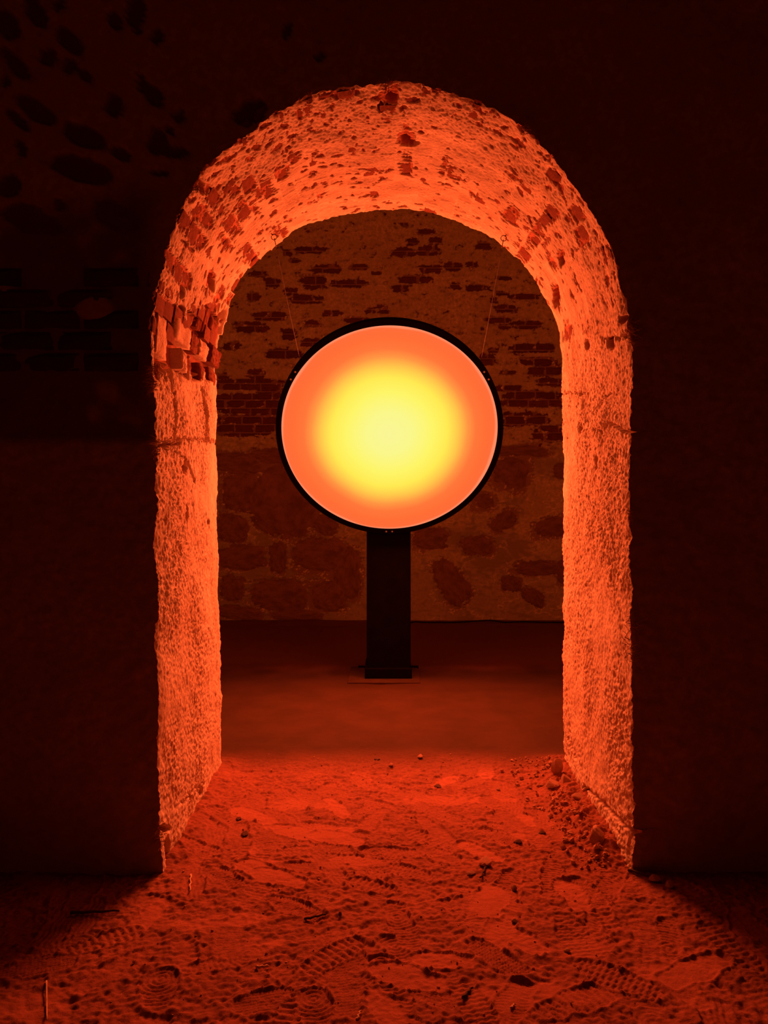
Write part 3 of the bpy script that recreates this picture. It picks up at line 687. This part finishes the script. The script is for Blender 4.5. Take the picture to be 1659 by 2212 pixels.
    sc_bm = bmesh.new(); bmesh.ops.create_uvsphere(sc_bm, u_segments=10, v_segments=6, radius=0.009)
    sm = bm_mesh('screw', sc_bm, True)
    for a in (math.radians(a) for a in (149.5, 145, 35, 30.5, 268.4, 271.7)):
        r = (LAMP_IN+LAMP_R)/2
        part('screw', sm, M_STEEL, LAMP_C+R @ Vector((r*math.cos(a), r*math.sin(a), 0.012)), rot)
    # the light it throws
    ld = bpy.data.lights.new('lamp_light', 'AREA'); ld.shape = 'DISK'; ld.size = 2*LAMP_IN*0.97
    ld.energy = LIGHT_POWER; ld.color = LIGHT_COLOR; ld.spread = LIGHT_SPREAD
    lo = bpy.data.objects.new('lamp_light', ld); C.objects.link(lo); lo.parent = root
    lo.location = LAMP_C+nrm*0.03-root.location
    lo.rotation_euler = (math.pi/2-LIGHT_TILT, 0, 0)
    lo.rotation_euler = Vector((0, -math.cos(LIGHT_TILT), -math.sin(LIGHT_TILT))).to_track_quat('-Z', 'Y').to_euler()
    lo.visible_camera = False
    return R, nrm
R_L, N_L = sun_lamp()

# ------------------------------------------------------------------ hanging wires with ring and eye bolt
def wire(px, py, ang, lab):
    D = 4.17; c = P(px, py, D); s = -1 if px < CX else 1
    # bring the ring to the surface of the intrados
    j = int((D-YF)/(YB-YF)*(NJ-1)); i = int(np.argmin(np.hypot(PX[:, j]-px, PY[:, j]-py)))
    surf = Vector(V[i, j]); nn = Vector(N[i, j]); c = surf+nn*0.022
    root = bpy.data.objects.new('hanging_wire', None); C.objects.link(root); tag(root, lab, 'wire', 'wires holding the lamp')
    root.location = c
    a = math.radians(ang); r = LAMP_R-0.002
    r = LAMP_R+0.004; end = LAMP_C+R_L @ Vector((r*math.cos(a), r*math.sin(a), -0.02))
    d = (end-c).normalized()
    ring = [c+Vector((math.cos(k*math.pi/8)*0.016, 0, math.sin(k*math.pi/8)*0.016)) for k in range(16)]
    rel = lambda pts: [Vector(p)-c for p in pts]
    def part(nm, pts, rr, closed=False, m=M_STEEL):
        v, f = tube(rel(pts), rr, 8, closed); return link(nm, mesh_py(nm, v, f, True), m, root)
    part('ring', ring, 0.0022, True, M_TWIG)
    part('eye_bolt', [surf-nn*0.03, surf+nn*0.010], 0.003, m=M_TWIG)
    b0 = c+d*0.016
    part('turnbuckle', [b0, b0+d*0.02, b0+d*0.021, b0+d*0.065, b0+d*0.066, b0+d*0.085], 0.0026, m=M_TWIG)
    sag = [b0+d*0.085+(end-(b0+d*0.085))*(k/12)+Vector((0, 0, -0.012*math.sin(math.pi*k/12))) for k in range(13)]
    part('line', sag, 0.0012, m=M_WIRE)
wire(592, 512, 139, 'thin wire from ring under arch down to upper left of glowing lamp')
wire(1088, 515, 40, 'thin wire from ring under arch down to upper right of glowing lamp')

# ------------------------------------------------------------------ cable along the foot of the far wall
pts = [Vector((0.05, 7.18, floor_z(.05, 7.18)+.008)), Vector((0.12, 8.2, floor_z(.12, 8.2)+.008)), Vector((0.2, 9.4, floor_z(.2, 9.4)+.008))]
for px, py in [(890, 1351), (920, 1348), (980, 1345), (1020, 1342), (1060, 1340), (1090, 1344), (1130, 1343), (1180, 1345), (1215, 1346), (1300, 1347)]:
    D = 9.90; p = P(px, py, D); p.z = max(p.z, floor_z(p.x, p.y)+.008); pts.append(p)
cat = []
for k in range(len(pts)-1):
    p0, p1, p2, p3 = pts[max(k-1, 0)], pts[k], pts[k+1], pts[min(k+2, len(pts)-1)]
    for q in range(8):
        t = q/8; cat.append(0.5*((2*p1)+(p2-p0)*t+(2*p0-5*p1+4*p2-p3)*t*t+(3*p1-p0-3*p2+p3)*t**3))
cat.append(pts[-1])
v, f = tube(cat, 0.009, 8)
tag(link('power_cable', mesh_py('power_cable', v, f, True), M_CABLE), 'thin black cable trailing along the foot of the far wall', 'cable')

# ------------------------------------------------------------------ stones, chips, straws on the ground
SPOTS = []
RM = [rock_mesh(40+k, 2, 0.34) for k in range(7)]
def stone(px, py, wpx_, hpx, flat, lab, m=M_ROCK, name='stone', seed=0, rz=0.0, cat='stone', sink=0.25, deep=1.0):
    g = G(px, py); D = g.y; g.z = floor_z(g.x, g.y)
    me = RM[seed % 7].copy(); me.materials.clear(); me.materials.append(m)
    o = link(name, me); s = wpx_*D/F/2; hh = hpx*D/F/2
    o.scale = (s, s*deep, hh); o.rotation_euler = (0, 0, rz); o.location = (g.x, g.y, g.z+hh*(1-sink)*0.75)
    SPOTS.append((g.x, g.y, s))
    return tag(o, lab, cat)
stone(1050, 1868, 34, 17, 1, 'flat pale topped stone chip lying beside a short twig on the sand', M_PALE, seed=1, sink=-0.1, deep=.9)
stone(1018, 1886, 26, 9, 1, 'low thin chip left of the twig on the sandy floor', seed=2, deep=.6)
stone(1120, 1823, 24, 10, 1, 'dark oblong chip on the sand right of and beyond the twig', M_DARKROCK, seed=3, rz=-.3, deep=.5, sink=0)
stone(1172, 1802, 18, 8, 1, 'small dark chip at edge of the rubble by the right jamb', M_DARKROCK, seed=4, deep=.6, sink=0)
stone(1111, 1922, 14, 15, 1, 'small round pebble on the sand in front of the dark oblong chip', seed=5, sink=0)
stone(1112, 1992, 15, 8, 1, 'small dark pebble nearest the viewer right of the middle', M_DARKROCK, seed=6, sink=0.1)
stone(1289, 1836, 40, 44, 1, 'large pale rock leaning at the foot of the right jamb', seed=2, rz=.5)
stone(1204, 1682, 30, 42, 1, 'upright jagged rock at the inner corner of the right jamb', seed=5, rz=.2, deep=.7)
stone(1222, 1700, 26, 30, 1, 'blocky rock beside the jagged one at foot of right jamb', seed=3, rz=1.2)
stone(1193, 1704, 34, 18, 1, 'squat rock in front of the jagged one by the right jamb', seed=0, rz=.7)
stone(1250, 1738, 38, 16, 1, 'flat slanting flake among the rubble midway along the right jamb', seed=6, rz=-.5, deep=.5)
stone(530, 1803, 22, 9, 1, 'dark chip on the sand right of the left jamb', M_DARKROCK, seed=1, sink=.1)
stone(516, 1770, 16, 6, 1, 'tiny dark flake deeper in the passage near the left jamb', M_DARKROCK, seed=2, sink=0)
stone(845, 1656, 12, 8, 1, 'small pale pebble where the passage meets the far room', seed=4, sink=0)
stone(815, 1641, 16, 5, 1, 'thin dark flake lying just past the passage in far room', M_DARKROCK, seed=3, sink=0)
stone(908, 1638, 14, 8, 1, 'small lump beyond the passage right of the post', seed=0, sink=0)
stone(946, 1699, 18, 7, 1, 'dark chip in the middle of the passage floor', M_DARKROCK, seed=6, sink=0)
stone(1076, 1703, 10, 6, 1, 'small pale crumb in the passage near the right jamb rubble', seed=3, sink=0)
stone(1415, 1902, 28, 14, 1, 'dim clod at the shadow edge right of the right jamb', seed=4)
stone(1447, 1916, 22, 18, 1, 'second dim clod further into the shadow on the right', seed=1)
stone(1225, 2054, 18, 8, 1, 'pale flake shining on the sand in the right foreground', M_STRAW, seed=2, sink=0, deep=.5)
stone(735, 1978, 9, 11, 1, 'tiny dark crumb right of the lying twig in mid foreground', M_DARKROCK, seed=5, sink=0)
def stick(a, b, r, lab, m=M_TWIG, name='twig', cat='twig', bend=0.003):
    A, Bq = G(*a), G(*b); n = 8; pts = []
    side = Vector((-(Bq-A).y, (Bq-A).x, 0)).normalized()
    for k in range(n+1):
        p = A+(Bq-A)*(k/n); p += side*bend*math.sin(k*2.1)
        p.z = floor_z(p.x, p.y); pts.append(p)
    zz = [p.z for p in pts]; z0, z1 = max(zz[:3]), max(zz[-3:])
    for k, p in enumerate(pts): p.z = max(z0+(z1-z0)*k/n, p.z-0.004)+r
    v, f = tube(pts, r, 7, r1=r*0.65)
    return tag(link(name, mesh_py(name, v, f, True), m), lab, cat)
stick((1052, 1872), (1038, 1898), 0.005, 'short dark twig on the sand under the flat pale chip')
stick((658, 1988), (703, 1977), 0.005, 'dark twig lying across the sand in the middle foreground')
stick((152, 1972), (258, 1970), 0.006, 'long thin twig at edge of the shadow left of the arch')
stick((1356, 1886), (1425, 1904), 0.006, 'twig slanting into the shadow from foot of right jamb')
stick((100, 2120), (101, 2205), 0.0032, 'straight pale stalk upright in the picture at far left foreground', M_STRAW, 'straw', 'straw', .0)
stick((412, 1890), (410, 1928), 0.004, 'short pale stalk on the sand in front of the left jamb', M_STRAW, 'straw', 'straw')
stick((553, 2092), (580, 2089), 0.0055, 'pale splinter lying crosswise in the left middle foreground', M_STRAW, 'straw', 'straw')
stick((771, 2203), (779, 2186), 0.0040, 'pale splinter at the bottom edge near the middle', M_STRAW, 'straw', 'straw')
stick((1104, 2182), (1112, 2172), 0.0035, 'little pale splinter at bottom right of the middle', M_STRAW, 'straw', 'straw')
stick((1000, 2160), (1020, 2135), 0.005, 'dark twig half sunk in the sand of the right foreground', M_TWIG)

# rubble crumbs that nobody could count along the right jamb and over the passage
bm = bmesh.new(); rs = random.Random(9)
def crumb(x, y, s):
    z = floor_z(x, y); m = Matrix.Translation((x, y, z+s*0.3)) @ Matrix.Rotation(rs.uniform(0, 6), 4, Vector((rs.random(), rs.random(), rs.random()+.1)).normalized()) @ Matrix.Diagonal((s, s*rs.uniform(.5, 1), s*rs.uniform(.4, .8), 1))
    r = bmesh.ops.create_icosphere(bm, subdivisions=1, radius=1.0, matrix=m)
    for vv in r['verts']: vv.co += Vector((rs.uniform(-1, 1), rs.uniform(-1, 1), rs.uniform(-1, 1)))*s*0.18
for k in range(420):
    y = rs.uniform(3.1, 4.5); jx = np.interp(y, B[0, :, 1], B[-1, :, 0]); x = jx-abs(rs.gauss(0, 0.11))-0.055
    if any((x-q[0])**2+(y-q[1])**2 < (q[2]+.03)**2 for q in SPOTS): continue
    crumb(x, y, rs.choice((.004, .005, .006, .008, .011, .015)))
tag(link('rubble', bm_mesh('rubble', bm), M_ROCK), 'strip of small rubble crumbs piled along the foot of right jamb', 'rubble', kind='stuff')
bm = bmesh.new()
for k in range(360):
    y = rs.uniform(2.2, 4.6); x = rs.uniform(-.84, .80)
    if (y > 3.0 and x > 0.55) or any((x-q[0])**2+(y-q[1])**2 < (q[2]+.02)**2 for q in SPOTS): continue
    crumb(x, y, rs.choice((.002, .003, .003, .004, .006)))
tag(link('grit', bm_mesh('grit', bm), M_ROCK), 'loose grit sprinkled over the trodden sand', 'grit', kind='stuff')

# ------------------------------------------------------------------ dry rootlets hanging from the arrises
def roots(px, py, n, ln, dirx, lab, down=0.4, spread=0.02):
    c = P(px, py, YF-0.012); v, f = [], []; r = random.Random(int(px*7+py))
    for k in range(n):
        p = c+Vector((r.uniform(-.3, .3)*spread, r.uniform(0, .01), r.uniform(-1, 1)*spread)); d = Vector((dirx*r.uniform(.3, 1), r.uniform(-.5, .1), r.uniform(-1, 1)*down-0.15)).normalized()
        pts = [p.copy()]
        for q in range(6):
            p = p+d*(ln*r.uniform(.5, 1)/6); d = (d+Vector((r.uniform(-.5, .5), r.uniform(-.4, .3), r.uniform(-.6, .35)))).normalized(); pts.append(p.copy())
        a, b = tube(pts, 0.0011, 4, r1=0.0005); o = len(v); v += a; f += [tuple(o+x for x in q) for q in b]
    tag(link('rootlets', mesh_py('rootlets', v, f), M_ROOT), lab, 'roots', kind='stuff')
roots(338, 800, 26, .06, -1, 'wispy rootlets at left springing beside the hollow in the masonry')
roots(338, 832, 30, .07, -1, 'spiky root tuft just below the hollow on the left arris')
roots(342, 965, 46, .06, -1, 'fluffy root tuft on the left arris at the ashlar joint', spread=.035)
roots(352, 1800, 34, .06, -1, 'frayed rootlets low on the left arris near the floor', spread=.05)
roots(1361, 715, 60, .075, 1, 'curly rootlets at the right springing', down=.9, spread=.05)
roots(1360, 1110, 24, .03, 1, 'short fuzz of rootlets halfway up the right arris', spread=.03)
roots(1359, 1385, 50, .07, 1, 'long fine rootlets hanging from right arris below its middle', down=1.0, spread=.10)
roots(1128, 281, 34, .05, .6, 'dark tuft of rootlets on the right shoulder of the arch', down=.9)
roots(835, 184, 40, .03, .2, 'fuzz of rootlets at the crown of the arch', down=1.2, spread=.03)
roots(672, 212, 24, .035, -.6, 'small root tuft left of the crown of the arch', down=.9)
roots(428, 408, 24, .035, -.8, 'rootlets on the left shoulder of the arch', down=.7)
